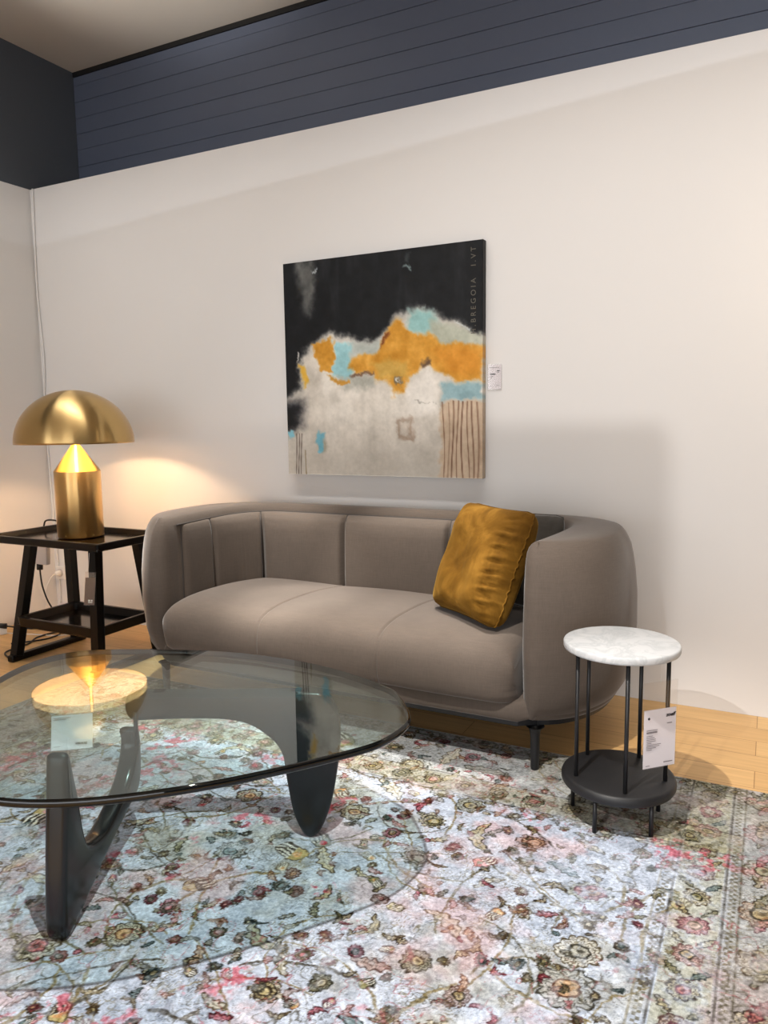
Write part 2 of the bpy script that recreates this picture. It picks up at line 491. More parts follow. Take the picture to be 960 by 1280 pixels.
for k in range(150):                                   # scrolling stems
    x, y = R_.uniform(-2.35, -.15), R_.uniform(-2.44, -.8)
    a = R_.uniform(0, 2 * PI); cv = R_.uniform(-9, 9); pts = []
    for i in range(26):
        pts.append((x, y)); x += .012 * math.cos(a); y += .012 * math.sin(a); a += cv * .012; cv += R_.uniform(-.6, .6)
    vine(pts, R_.choice((.0028, .0036, .0045)), R_.choice(((104, 98, 78), (78, 72, 62), (120, 108, 78), (132, 118, 84))), .75)
def far_enough(L, x, y, r):
    return all((x - a) ** 2 + (y - b) ** 2 > (r + c) ** 2 for a, b, c in L)
placed = []
tries = 0
while len(placed) < 620 and tries < 40000:
    tries += 1
    r = R_.choice((.062, .05, .042, .034, .028, .024, .022, .02, .018, .017, .016, .015))
    x, y = R_.uniform(-2.66, -.14), R_.uniform(-2.44, -.68)
    if not far_enough(placed, x, y, r * .88): continue
    placed.append((x, y, r))
    p1, p2 = R_.choice(PALS), R_.choice(PALS)
    if r > .035: p1 = R_.choice((PALS[0], PALS[1], PALS[4], PALS[5], PALS[9], PALS[7], PALS[0]))
    q = R_.random()
    if q < .26: flower(x, y, r, R_.choice((6, 8, 10, 12)), R_.uniform(0, 6), p1, p2, .82)
    elif q < .56: palmette(x, y, r, R_.uniform(0, 6.3), p1, p2, .82)
    elif q < .84: leaf(x, y, r * 1.5, r * .42, R_.uniform(0, 6.3), p1, .85, R_.uniform(-.8, .8))
    else: combmark(x, y, r, R_.uniform(0, 6.3), p1, p2)
for k in range(900):                                  # small sprigs and buds
    x, y = R_.uniform(-2.66, -.12), R_.uniform(-2.44, -.68)
    leaf(x, y, R_.uniform(.010, .026), R_.uniform(.004, .009), R_.uniform(0, 6.3), R_.choice(PALS), R_.uniform(.55, .9), R_.uniform(-1, 1))
# borders: right-hand side band with guard stripes, back band likewise
jag = .004 * np.sign(np.sin(Y * 2 * PI / .018))
def vstripe(x0, w, col, a, tooth=0):
    put((slice(None), slice(None)), sstep(.002, -.002, np.abs(X - x0 + jag * tooth) - w), col, a)
jagx = .004 * np.sign(np.sin(X * 2 * PI / .018))
def hstripe(y0, w, col, a, tooth=0):
    put((slice(None), slice(None)), sstep(.002, -.002, np.abs(Y - y0 + jagx * tooth) - w) * (X < -.02), col, a)
for sx in (-.108, -2.30):
    vstripe(sx, .052, (158, 152, 118), .55)
    for off, w, c, tth in ((-.058, .003, (66, 60, 50), 0), (.058, .003, (66, 60, 50), 0), (-.074, .004, (96, 88, 66), 1), (.074, .004, (96, 88, 66), 1), (-.09, .0022, (120, 110, 84), 0), (.09, .0022, (84, 76, 60), 0)):
        vstripe(sx + off, w, c, .7, tth)
    for i in range(20):
        y = -2.68 + i * .108
        flower(sx, y, .032, 10, i, PALS[(0, 3, 2, 1, 7)[i % 5]], PALS[(2, 0, 5, 4, 2)[i % 5]], .8)
        leaf(sx + .03, y + .054, .026, .008, .9, PALS[(4, 6, 0)[i % 3]], .8); leaf(sx - .03, y + .054, .026, .008, -.9, PALS[(0, 4, 1)[i % 3]], .8)
for off, w, c, tth in ((0, .05, (152, 146, 118), 0), (-.056, .003, (70, 64, 54), 0), (.056, .003, (70, 64, 54), 0), (-.07, .004, (104, 96, 74), 1)):
    hstripe(-1.0 + off, w, c, .45 if off == 0 else .6, tth)
for i in range(20):
    flower(-2.2 + i * .108, -1.0, .03, 10, i, PALS[(0, 7, 1, 4)[i % 4]], PALS[(3, 0, 9)[i % 3]], .6)
for i in range(22):                                    # outer band on the right
    y = -2.66 + i * .092
    x = .10 + .07 * (-1) ** i
    (flower if i % 2 else palmette)(x, y, .05, *((9, i) if i % 2 else (i * 1.3,)), PALS[(8, 0, 5, 1, 3)[i % 5]], PALS[(2, 4, 8, 0)[i % 4]], .62)
    leaf(.03, y + .05, .04, .012, 1.2, PALS[(4, 0, 2)[i % 3]], .6); leaf(.19, y + .03, .045, .012, -.7 + i, PALS[(1, 4, 9)[i % 3]], .6)
for y0 in (-.668, -.70): hstripe(y0, .006, (92, 88, 72), .6)
for i in range(60): leaf(-2.6 + i * .05, -.684, .016, .007, i, PALS[(0, 4, 9)[i % 3]], .7)
# broken arabesque outlines: contour lines of a warped height field
for sc, sd, lv, wdt, colr, al in ((9, 121, (.36, .42, .48, .54, .60), .0055, (84, 76, 62), .55), (17, 131, (.42, .47, .52, .6), .0085, (110, 98, 66), .52), (26, 141, (.42, .5, .57), .012, (70, 66, 58), .45), (20, 151, (.58,), .016, (150, 62, 66), .45)):
    ff = fbm(wx * sc, wy * sc, sd, 3, .5); gate = sstep(.46, .56, fbm(X * 7 + sd, Y * 7, sd + 3, 4, .6))
    for L_ in lv: put((slice(None), slice(None)), (1 - sstep(wdt * .4, wdt, np.abs(ff - L_))) * gate, colr, al)
# wear: the pile is rubbed back to the ground in patches
wear = sstep(.48, .72, fbm(X * 5 + 3, Y * 5, 91, 5, .6)) * .5 + sstep(.5, .62, fbm(X * 60, Y * 60, 14, 3, .6)) * .35
img += (base - img) * np.clip(wear, 0, .85)[..., None]
pinkm = sstep(.60, .72, fbm(X * 5.5 - 5, Y * 5.5 + 2, 63, 6, .65)) * sstep(.46, .58, fbm(X * 55, Y * 55, 5, 3))
img += (C3(198, 84, 98) - img) * (pinkm * .6 * (1 - inb[..., 0] * .7))[..., None]
pinkw = sstep(.55, .72, fbm(X * 4.1 + 15, Y * 4.1 + 2, 83, 5, .65))
img += (C3(206, 160, 158) - img) * (pinkw * .4 * (1 - inb[..., 0] * .7))[..., None]
img += (fbm(X * 170, Y * 170, 7, 2)[..., None] - .5) * 60
img = (img - 168) * 1.12 + np.array([163, 165, 167.])
rug_col = linarr(np.clip(img, 18, 240))
P = np.stack([X, Y, np.zeros_like(X)], -1)
rug = grid_mesh('rug', NX, NY, P, rug_col, M['rug'], None, (0, 0, FZ + .0005))
tag(rug, 'faded pale blue and beige persian style rug with red and gold flowers', 'rug')

# ------------------------------------------------------------------ painting
PW, PH = .985, .982
px0, pz0 = -2.07, .873
nu, nv = 250, 250
U, V = np.meshgrid(np.linspace(0, 1, nu + 1), np.linspace(0, 1, nv + 1))
wob = lambda s, a, sd: a * (fbm(U * s, V * s, sd, 4, .6) - .5)
Uw = U + wob(9, .06, 1) + wob(32, .03, 2) + wob(90, .014, 5); Vw = V + wob(9, .06, 3) + wob(32, .03, 4) + wob(90, .014, 6)
def zu(x, y):
    u = (x - (70 + 22 * (y - 155) / 783)) / (745 - 19 * (y - 155) / 783)
    top = 155 - 98 * u; bot = 938 + 7 * u
    return u, (y - top) / (bot - top)
def poly_sd(pts):
    pts = [zu(*p) for p in pts]; d = np.full(U.shape, 9.); ins = np.zeros(U.shape, bool)
    for (ax, ay), (bx, by) in zip(pts, pts[1:] + pts[:1]):
        ex_, ey = bx - ax, by - ay
        tt = np.clip(((Uw - ax) * ex_ + (Vw - ay) * ey) / (ex_ ** 2 + ey ** 2 + 1e-12), 0, 1)
        d = np.minimum(d, np.hypot(Uw - ax - tt * ex_, Vw - ay - tt * ey))
        c = ((ay > Vw) != (by > Vw)) & (Uw < ex_ * (Vw - ay) / (ey + 1e-12) + ax)
        ins ^= c
    return np.where(ins, -d, d)
streak = fbm(U * 26, V * 3, 9, 4); blot = fbm(U * 11, V * 11, 19, 5, .6)
art = C3(206, 199, 188) + (blot[..., None] - .5) * 60 + (streak[..., None] - .5) * 26
art += (C3(232, 226, 216) - art) * (sstep(.5, .7, fbm(U * 6, V * 6, 5, 4)) * sstep(.9, .6, V) * .8)[..., None]
art += (C3(176, 170, 160) - art) * (sstep(.78, .95, V) * .5)[..., None]
def paint(pts, col, soft=.012, a=1., var=26, sd=1):
    global art
    m = sstep(soft, -soft, poly_sd(pts)) * a
    c = np.array(col, float) + (fbm(U * 22, V * 22, sd, 4, .6)[..., None] - .5) * var * 2
    art = art + (c - art) * m[..., None]
dark = [(20, 100), (860, 0), (860, 420), (800, 405), (740, 360), (650, 310), (590, 298), (530, 325), (480, 378), (440, 425), (350, 415), (270, 408), (190, 440), (150, 480), (130, 520), (135, 600), (90, 640), (20, 660)]
paint([(x + (0), y + 14) for x, y in dark], (150, 150, 146), .035, .75, 20, 3)
paint(dark, (17, 19, 22), .022, 1, 8, 4)
art -= (sstep(.5, .8, fbm(U * 18, V * 4, 70, 4)) * -12 * (V < .35))[..., None]
paint([(40, 665), (150, 650), (150, 760), (120, 785), (40, 790)], (60, 60, 64), .04, .9, 14, 6)
paint([(60, 690), (130, 680), (128, 770), (60, 780)], (20, 21, 24), .02, 1, 8, 6)
paint([(118, 150), (195, 140), (205, 250), (185, 345), (168, 330), (140, 280)], (140, 140, 135), .03, .62, 40, 8)
orange = (204, 146, 54)
paint([(275, 440), (350, 440), (352, 560), (275, 565)], (150, 196, 202), .012, 1, 24, 11)
paint([(345, 432), (470, 430), (455, 475), (350, 490)], (170, 178, 172), .02, .9, 24, 12)
paint([(300, 560), (420, 555), (425, 600), (330, 605)], (160, 160, 150), .02, .8, 30, 12)
paint([(555, 312), (650, 312), (680, 360), (650, 395), (570, 385)], (140, 182, 180), .022, 1, 24, 13)
paint([(650, 345), (800, 405), (810, 450), (650, 440)], (176, 180, 164), .018, .95, 26, 14)
paint([(192, 440), (270, 432), (276, 550), (236, 556)], orange, .008, 1, 26, 15)
paint([(134, 518), (155, 510), (178, 590), (150, 602)], (204, 160, 56), .01, 1, 24, 16)
paint([(350, 492), (455, 470), (475, 385), (530, 348), (575, 390), (640, 395), (690, 440), (812, 452), (812, 570), (720, 572), (650, 545), (618, 505), (590, 540), (555, 560), (545, 620), (505, 620), (480, 580), (425, 582), (420, 545), (365, 550), (335, 520)], orange, .014, 1, 30, 17)
paint([(640, 450), (800, 470), (805, 540), (700, 550)], (206, 132, 38), .03, .6, 24, 18)
paint([(430, 510), (560, 505), (545, 560), (440, 575)], (196, 170, 96), .02, .6, 30, 19)
paint([(262, 565), (300, 572), (345, 565), (350, 577), (300, 588), (262, 578)], (190, 134, 44), .006, .9, 20, 20)
paint([(470, 405), (483, 400), (478, 450), (464, 455)], (120, 64, 34), .008, .9, 14, 21)
paint([(345, 552), (420, 540), (420, 550), (352, 564)], (96, 66, 48), .006, .8, 14, 22)
paint([(612, 495), (638, 492), (636, 512), (615, 515)], (90, 70, 56), .01, .9, 14, 23)
paint([(510, 562), (534, 562), (532, 590), (512, 590)], (110, 104, 92), .008, .9, 20, 24)
paint([(518, 568), (528, 568), (526, 584), (520, 584)], (226, 222, 210), .005, .9, 10, 24)
paint([(672, 590), (740, 575), (808, 580), (808, 640), (680, 640)], (146, 176, 182), .014, 1, 26, 25)
paint([(555, 600), (600, 545), (630, 525), (665, 570), (660, 690), (560, 700)], (228, 223, 215), .03, .8, 16, 26)
paint([(215, 770), (246, 768), (244, 853), (216, 856)], (116, 176, 194), .008, 1, 20, 27)
paint([(246, 800), (262, 812), (256, 850), (243, 855)], (150, 146, 126), .012, .7, 20, 27)
paint([(80, 782), (116, 780), (112, 806), (90, 808)], (130, 190, 206), .006, 1, 12, 28)
paint([(512, 716), (572, 712), (574, 795), (518, 797)], (160, 138, 120), .01, .85, 24, 29)
paint([(526, 726), (562, 722), (563, 780), (530, 782)], (206, 198, 186), .012, .9, 20, 30)
paint([(675, 645), (825, 640), (825, 960), (668, 960)], (192, 168, 142), .01, .85, 18, 31)
du = lambda u0, w, a, v0, col: art.__iadd__((np.array(col, float) - art) * (sstep(w, w * .3, np.abs(U + .006 * np.sin(V * 11 + u0 * 40) - u0)) * (V > v0) * a)[..., None])
for u0, w, a, v0 in ((.818, .004, .7, .665), (.842, .004, .5, .67), (.862, .005, .85, .66), (.885, .004, .8, .66), (.908, .005, .9, .665), (.935, .004, .75, .665), (.955, .005, .8, .665), (.978, .006, .6, .67)):
    du(u0, w, a, v0, (112, 78, 60))
for u0 in (.045, .062, .078): du(u0, .004, .8, .80, (84, 70, 62))
du(.105, .004, .8, .88, (120, 100, 60))
paint([(190, 182), (208, 160), (211, 164), (195, 186)], (190, 200, 205), .003, .8, 5, 5)
paint([(722, 358), (775, 382), (772, 388), (720, 363)], (215, 222, 220), .005, .85, 5, 5)
paint([(540, 148), (572, 150), (572, 156), (540, 154)], (130, 150, 150), .004, .8, 5, 5)
paint([(548, 102), (566, 102), (566, 140), (548, 140)], (66, 74, 74), .01, .6, 10, 5)
paint([(585, 660), (665, 650), (665, 653), (585, 664)], (150, 146, 136), .002, .7, 5, 5)
paint([(122, 478), (132, 476), (128, 510), (124, 510)], (230, 230, 226), .004, .8, 5, 5)
pn = empty('painting', (px0, -.0005, pz0), 0, 'square abstract canvas in black, orange, pale blue and off-white on the wall', 'painting')
Pp = np.stack([U * PW, np.full_like(U, -.038), (1 - V) * PH], -1)
grid_mesh('canvas', nu, nv, Pp, linarr(np.clip(art, 12, 245)), M['canvas'], pn, (0, .036, 0))
# pale scratched letters running up the right edge
for body, v_, s in (('H . B R E G O I A', .385, .031), ('I . V T', .105, .031)):
    text('lettering', body, s, (PW * .968, -.0383, PH * (1 - v_)), (PI / 2, -PI / 2, 0), M['oilpale'], pn, .0001)

# wall label
wl = empty('wall_label', (-1.075, -.001, 1.247), 0, 'small white printed price label on the wall right of the painting', 'label')
box_obj('card', (0, -.003, 0), (.06, 0, .103), M['paper'], wl, .0008)
def bar(parent, pts, mat, w, name='print_line'):
    for a, b in pts: box_obj(name, (a[0], w, a[1]), (b[0], w + .0004, b[1]), mat, parent)
bar(wl, [((.011, .061), (.034, .066)), ((.04, .075), (.052, .0785))], M['ink'], -.0036, 'heading')
bar(wl, [((.011, .053), (.026, .055)), ((.04, .0695), (.05, .071)), ((.036, .015), (.052, .0165)), ((.011, .0125), (.019, .014)), ((.006, .09), (.05, .0912)), ((.011, .048), (.02, .0492))], M['inkgrey'], -.0036)
box_obj('sleeve', (-.001, -.0052, -.002), (.062, -.0042, .106), M['sleeve'], wl)

# ------------------------------------------------------------------ sofa
SX = -1.41
sofa = empty('sofa', (SX, 0, 0), 0, 'long taupe velvet sofa with one curved shell back and black legs', 'sofa')
def resample(pts, n):
    P = np.array(pts, float); d = np.r_[0, np.cumsum(np.hypot(*np.diff(P, axis=0).T))]
    q = np.linspace(0, d[-1], n)
    return np.stack([np.interp(q, d, P[:, 0]), np.interp(q, d, P[:, 1])], 1)
TR, TC = .046, (.784, -.797)                            # rounded front edge of the arm
O = [(TC[0] + TR * math.cos(a), TC[1] + TR * math.sin(a)) for a in np.radians(np.linspace(-132, -84, 8))]
a0 = math.acos((.789 - .735) / .268)
for a in np.linspace(-a0, 0, 26)[1:]: O.append((.735 + .268 * math.cos(a), -.47 + .378 * math.sin(a)))
for k in range(1, 7): O.append((1.003, -.47 + .07 * k / 6))
for k in range(1, 21):
    a = PI / 2 * k / 20
    O.append((.653 + .35 * math.cos(a), -.40 + .345 * math.sin(a)))
for k in range(1, 15): O.append((.653 * (1 - k / 14), -.055))
I = [(TC[0] + TR * math.cos(a), TC[1] + TR * math.sin(a)) for a in np.radians(np.linspace(-132, -180, 8))]
for k in range(1, 9): I.append((.738 + .03 * math.sin(PI * k / 16), -.797 + .40 * k / 8))
for k in range(1, 13):
    a = PI / 2 * k / 12
    I.append((.60 + .168 * math.cos(a), -.40 + .215 * math.sin(a)))
for k in range(1, 9): I.append((.60 * (1 - k / 8), -.185))
NO = 110
Or, Ir = resample(O, NO), resample(I, NO)
def full(h):                       # right tip -> back -> left tip
    L = h[::-1][1:].copy(); L[:, 0] *= -1
    return np.vstack([h, L])
Of, If = full(Or), full(Ir)
def offset(P, d, side):
    T = np.gradient(P, axis=0); T /= np.linalg.norm(T, axis=1)[:, None] + 1e-9
    N = np.stack([-T[:, 1], T[:, 0]], 1) * side
    return P + N * np.asarray(d).reshape(-1, 1)
m = len(Of)
# closed plan ring: outer run then the inner run backwards (the two tips are shared points)
RING = np.vstack([Of, If[::-1][1:-1]])
mr = len(RING)
Tn = np.roll(RING, -1, 0) - np.roll(RING, 1, 0); Tn /= np.linalg.norm(Tn, axis=1)[:, None]
RN = np.stack([-Tn[:, 1], Tn[:, 0]], 1)
if np.sum(RN[m // 2] * (If[m // 2] - Of[m // 2])) < 0: RN = -RN
win = np.r_[np.zeros(m), np.ones(mr - m)]               # 0 outside, 1 inside
for _ in range(6): win = .5 * win + .25 * (np.roll(win, 1) + np.roll(win, -1))
lay = []
for z, do, di in ((.168, .060, 0), (.174, .044, 0), (.19, .026, 0), (.22, .008, 0), (.28, -.006, 0), (.40, -.016, 0), (.52, -.014, 0), (.60, -.006, 0),
                  (.65, .002, 0), (.685, .010, .001), (.708, .020, .004), (.725, .030, .010), (.736, .039, .018), (.742, .047, .026)):
    lay.append((RING + RN * (do * (1 - win) + di * win)[:, None], z))
vs, fs = [], []
for P2, z in lay: vs += [(x, y, z) for x, y in P2]
for a in range(len(lay) - 1):
    for k in range(mr): fs.append((a * mr + k, a * mr + (k + 1) % mr, (a + 1) * mr + (k + 1) % mr, (a + 1) * mr + k))
# crown of the top: two more rows across the thickness
top = (len(lay) - 1) * mr
def inner_of(k): return k if k in (0, m - 1) else mr - k
cr0 = len(vs)
for k in range(m):
    p, q = np.array(vs[top + k]), np.array(vs[top + inner_of(k)])
    for f_ in (.33, .67): vs.append(tuple(p * (1 - f_) + q * f_ + np.array([0, 0, .003 if k not in (0, m - 1) else 0])))
for k in range(m - 1):
    A_ = [top + k, cr0 + 2 * k, cr0 + 2 * k + 1, top + inner_of(k)]; B_ = [top + k + 1, cr0 + 2 * k + 2, cr0 + 2 * k + 3, top + inner_of(k + 1)]
    for i in range(3):
        f_ = list(dict.fromkeys([A_[i], A_[i + 1], B_[i + 1], B_[i]]))
        if len(f_) > 2: fs.append(f_)
shell = mesh_obj('shell', vs, fs, M['sofa'], sofa)
# lining: padded inside with sewn panel joints
LP = resample([tuple(p) for p in If[7:-7]], 420)
sl_ = np.linspace(0, 1, 420)
tot = np.r_[0, np.cumsum(np.hypot(*np.diff(LP, axis=0).T))]
def sdist(x, y): return tot[np.argmin((LP[:, 0] - x) ** 2 + (LP[:, 1] - y) ** 2)]
seams = [.035, tot[-1] - .035, sdist(.25, -.185), sdist(-.25, -.185), sdist(.70, -.225), sdist(-.70, -.225), sdist(.768, -.52), sdist(-.768, -.52)]
thick = .022 + .05 * sstep(.10, .5, tot) * sstep(.10, .5, tot[-1] - tot)
groove = np.ones_like(tot)
for s in seams: groove -= .55 * np.exp(-((tot - s) / .010) ** 2)
pad = np.ones_like(tot)
ss = sorted(seams)
for a, b in zip([0] + ss, ss + [tot[-1]]):
    w_ = (tot >= a) & (tot <= b); pad[w_] += .16 * np.sin(PI * (tot[w_] - a) / (b - a))
endt = sstep(0, .07, tot) * sstep(0, .07, tot[-1] - tot)
lays = [(.26, 1.0), (.36, 1.02), (.46, 1.03), (.56, 1.0), (.63, .94), (.675, .84), (.697, .66), (.708, .36), (.711, .0)]
vs, fs = [], []
for z, k in lays:
    Q = offset(LP, thick * pad * groove * k * endt - .002, 1)
    # the panels lean back a little
    vs += [(x, y, z - (.0 if k else 0)) for x, y in Q]
n_ = len(LP)
for a in range(len(lays) - 1):
    for k in range(n_ - 1): fs.append((a * n_ + k, a * n_ + k + 1, (a + 1) * n_ + k + 1, (a + 1) * n_ + k))
mesh_obj('back_lining', vs, fs, M['lining'], sofa)
for s in seams:
    i_ = int(np.argmin(abs(tot - s))); pts = []
    for z, k in lays[:-1]:
        q_ = offset(LP, thick * pad * groove * k * endt - .001, 1)[i_]; pts.append((q_[0], q_[1], z))
    tube('panel_seam', pts, .0028, M['piping'], sofa, 6, 4)
pip = offset(LP, .003, 1)
tube('piping', [(x, y, .7105) for x, y in pip[::3]], .0042, M['piping'], sofa, 6, 0)
# base tray of upholstery under the seat
base_pts = [tuple(p) for p in offset(Of, .03, 1)]
front = [(x, -.858) for x in np.linspace(base_pts[-1][0], base_pts[0][0], 40)[1:-1]]
ring = np.array(base_pts + front)
cen = np.array([0, -.45])
vs, fs = [], []
prof = [(.165, .93, .028), (.168, .985, .014), (.18, 1.0, .002), (.20, 1.0, .0), (.222, 1.0, 0.0), (.236, .99, .012), (.238, .95, .03)]
rn = len(ring)
for z, k, dy in prof:
    for i, (x, y) in enumerate(ring):
        if i >= len(base_pts): vs.append((x, y + dy, z))
        else: vs.append((x * (1 - dy * .6), cen[1] + (y - cen[1]) * (1 - dy), z))
for a in range(len(prof) - 1):
    for k in range(rn): fs.append((a * rn + k, a * rn + (k + 1) % rn, (a + 1) * rn + (k + 1) % rn, (a + 1) * rn + k))
fs.append(range(rn)); fs.append(range((len(prof) - 1) * rn, len(prof) * rn))
mesh_obj('base', vs, fs, M['sofa'], sofa)
# seat cushion with two sewn joints
prof = catmull([(-.80, .222), (-.855, .226), (-.886, .25), (-.893, .30), (-.884, .36), (-.855, .40), (-.80, .42), (-.70, .43), (-.52, .428), (-.36, .415), (-.24, .40)], 5)
half = .728
us = np.unique(np.r_[np.linspace(-half, half, 60), [s + d for s in (-.25, .25) for d in np.linspace(-.03, .03, 21)], [sg * (half - e) for sg in (-1, 1) for e in np.linspace(0, .1, 16)]])
vs, fs = [], []
for x in us:
    e = half - abs(x)
    rr = .075
    k = 1 - (max(0, rr - e) / rr) ** 2
    ins = rr * (1 - math.sqrt(max(0, k)))                    # rounding of the two ends
    sx = 0
    for s in (-.25, .25): sx += .0065 * math.exp(-((x - s) / .0045) ** 2)
    puff = .007 * math.cos(min(1, abs(((x + .75) % .5) - .25) / .25) * PI / 2)
    for j, (y, z) in enumerate(prof):
        tt = j / (len(prof) - 1)
        y2, z2 = y, z
        fr = sstep(.45, 0., np.array(tt)).item()
        inward = ins * .75 + sx - puff
        # move inwards: front face goes back, top goes down
        if tt < .25: y2 = y + inward; 
        elif tt < .5:
            q = (tt - .25) / .25; y2 = y + inward * (1 - q); z2 = z - inward * q
        else: z2 = z - inward
        wr = .0035 * math.sin(z * 260 + y * 120) * math.exp(-((half - x) / .035) ** 2) if tt < .5 else 0
        if tt > .45: y2 = y2 - .0 * x
        vs.append((x * (1.0 - .012 * tt), y2 + wr, z2))
pn_ = len(prof)
for i in range(len(us) - 1):
    for j in range(pn_ - 1): fs.append((i * pn_ + j, i * pn_ + j + 1, (i + 1) * pn_ + j + 1, (i + 1) * pn_ + j))
fs.append(range(pn_)); fs.append(range((len(us) - 1) * pn_, len(us) * pn_))
mesh_obj('seat_cushion', vs, fs, M['sofa'], sofa)
# black rail and legs
rail = offset(Of, .052, 1)
vs, fs = [], []
rp = [tuple(p) for p in rail] + [(x, -.825) for x in np.linspace(rail[-1][0], rail[0][0], 30)[1:-1]]
for z, k in ((.143, .985), (.147, 1), (.166, 1), (.169, .99)):
    vs += [(x * k, -.45 + (y + .45) * k, z) for x, y in rp]
rn = len(rp)
for a in range(3):
    for k in range(rn): fs.append((a * rn + k, a * rn + (k + 1) % rn, (a + 1) * rn + (k + 1) % rn, (a + 1) * rn + k))
fs.append(range(rn)); fs.append(range(3 * rn, 4 * rn))
mesh_obj('rail', vs, fs, M['blackmetal'], sofa, smooth=False)
for lx in (-.785, .775):
    for ly in (-.795, -.17):
        z0 = 0 if ly < -.6 else FZ
        lathe('leg', [(0, z0), (.0125, z0), (.0135, z0 + .004), (.0145, .06), (.0155, .11), (.0175, .128), (.022, .139), (.03, .1455)], M['blackmetal'], sofa, 24, (lx, ly, 0))

# ------------------------------------------------------------------ cushions
def pillow(name, BL, W, N, L, H, T, mat, wrinkles, label, cat='cushion', seed=1, lumps=.006):
    W = Vector(W).normalized(); N = Vector(N).normalized(); Hh = N.cross(W).normalized()
    if Hh.z < 0: Hh = -Hh
    o = empty(name, BL, 0, label, cat)
    n = 56
    def side(sg):
        vs = []
        for j in range(n + 1):
            for i in range(n + 1):
                u, v = 2 * i / n - 1, 2 * j / n - 1
                au, av = abs(u), abs(v)
                t = (max(0, 1 - au ** 3.4) * max(0, 1 - av ** 3.4)) ** .42
                pull = 1 - .045 * (1 - av ** 2) * au ** 2
                pul2 = 1 - .045 * (1 - au ** 2) * av ** 2
                x = L / 2 * u * pull; y = H / 2 * v * pul2
                # rounded corners
                cr = max(0, au + av - 1.75) / .25
                x *= 1 - .05 * cr; y *= 1 - .05 * cr
                z = sg * (T / 2 * t)
                if sg > 0:
                    nn = float(fbm(np.array(u * 2.1 + seed), np.array(v * 2.1 + seed), 5 + seed, 3))
                    z += lumps * 2 * (nn - .5) * t * 2
                    if wrinkles:
                        ww = math.exp(-((u - .84) / .17) ** 2) * (1 - av ** 4)
                        z += .011 * ww * (math.sin(v * 34 - 7 * u + 5 * nn) * .6 + .6 * math.sin(v * 61 - 12 * u + nn * 9))
                vs.append(Vector((0, 0, 0)) + W * (x + L / 2) + Hh * (y + H / 2) + N * z)
        return vs
    A = side(1); B = side(-1)
    vs = A + B; fs = []; w = n + 1; off = len(A)
    for j in range(n):
        for i in range(n):
            a = j * w + i
            fs.append((a, a + 1, a + w + 1, a + w)); fs.append((off + a, off + a + w, off + a + w + 1, off + a + 1))
    body = mesh_obj('cover', vs, fs, mat, o)
    bm = bmesh.new(); bm.from_mesh(body.data); bmesh.ops.remove_doubles(bm, verts=bm.verts[:], dist=.0004)
    bmesh.ops.recalc_face_normals(bm, faces=bm.faces[:]); bm.to_mesh(body.data); bm.free()
    loop = [i for i in range(w)] + [j * w + n for j in range(1, w)] + [n * w + i for i in range(n - 1, -1, -1)] + [j * w for j in range(n - 1, -1, -1)]
    tube('seam_cord', [A[i] for i in loop], .0028, mat, o, 6, 0)
    return o
Wg = Vector((.80, -.60, 0)).normalized(); ng = Vector((-.60, -.80, 0)); lean = .40
Ng = Vector((ng.x * math.cos(lean), ng.y * math.cos(lean), math.sin(lean)))
pillow('gold_cushion', (-1.09, -.545, .440), Wg, Ng, .40, .41, .175, M['gold'], True, 'gold velvet cushion leaning in the right corner of the taupe sofa', seed=3)
Wc = Vector((.92, -.38, 0)).normalized(); nc = Vector((-.38, -.92, 0)).normalized(); lc = .20
Nc = Vector((nc.x * math.cos(lc), nc.y * math.cos(lc), math.sin(lc)))
pillow('grey_cushion', (-.95, -.375, .435), Wc, Nc, .31, .355, .10, M['greycush'], False, 'dark grey velvet cushion half hidden behind the gold one', seed=9, lumps=.012)

# ------------------------------------------------------------------ glass coffee table
ct = empty('coffee_table', (-1.25, -1.75, 0), 0, 'coffee table with rounded triangular glass top on black sculpted legs', 'coffee table')
o0 = Vector((1.25, 1.75, 0))
gl = [(-.721, -1.567), (-.746, -1.499), (-.82, -1.404), (-.892, -1.353), (-1.136, -1.282), (-1.42, -1.287), (-1.67, -1.365), (-1.885, -1.475), (-1.935, -1.62), (-1.88, -1.80), (-1.76, -1.97), (-1.60, -2.12), (-1.44, -2.21), (-1.29, -2.222), (-1.126, -2.151), (-.973, -2.016), (-.861, -1.88), (-.769, -1.746), (-.731, -1.669)]
G2 = np.array([p[:2] for p in catmull([(x, y, 0) for x, y in gl], 9, True)])
for _ in range(10): G2 = .5 * G2 + .25 * (np.roll(G2, 1, 0) + np.roll(G2, -1, 0))
G2 = G2 + np.array([1.25, 1.75])
def inset(P, d):
    T = np.roll(P, -1, 0) - np.roll(P, 1, 0); T /= np.linalg.norm(T, axis=1)[:, None]
    N = np.stack([-T[:, 1], T[:, 0]], 1)
    c = P.mean(0)
    if np.sum(N * (c - P)) < 0: N = -N
    return P + N * d
GT, GB = .428, .410
ng_ = len(G2); In = inset(G2, .006)
vs = [(x, y, GT) for x, y in In] + [(x, y, GB) for x, y in In]
mesh_obj('glass_top', vs, [range(ng_), list(range(ng_, 2 * ng_))[::-1]], M['glass'], ct, smooth=False)
vs, fs = [], []
rim = [(.006, GT), (.003, GT - .001), (.0006, GT - .004), (0, GT - .009), (.0006, GB + .004), (.003, GB + .001), (.006, GB)]
for d, z in rim: vs += [(x, y, z) for x, y in inset(G2, d)]
for a in range(len(rim) - 1):
    for k in range(ng_): fs.append((a * ng_ + k, a * ng_ + (k + 1) % ng_, (a + 1) * ng_ + (k + 1) % ng_, (a + 1) * ng_ + k))
mesh_obj('glass_edge', vs, fs, M['glass_edge'], ct)
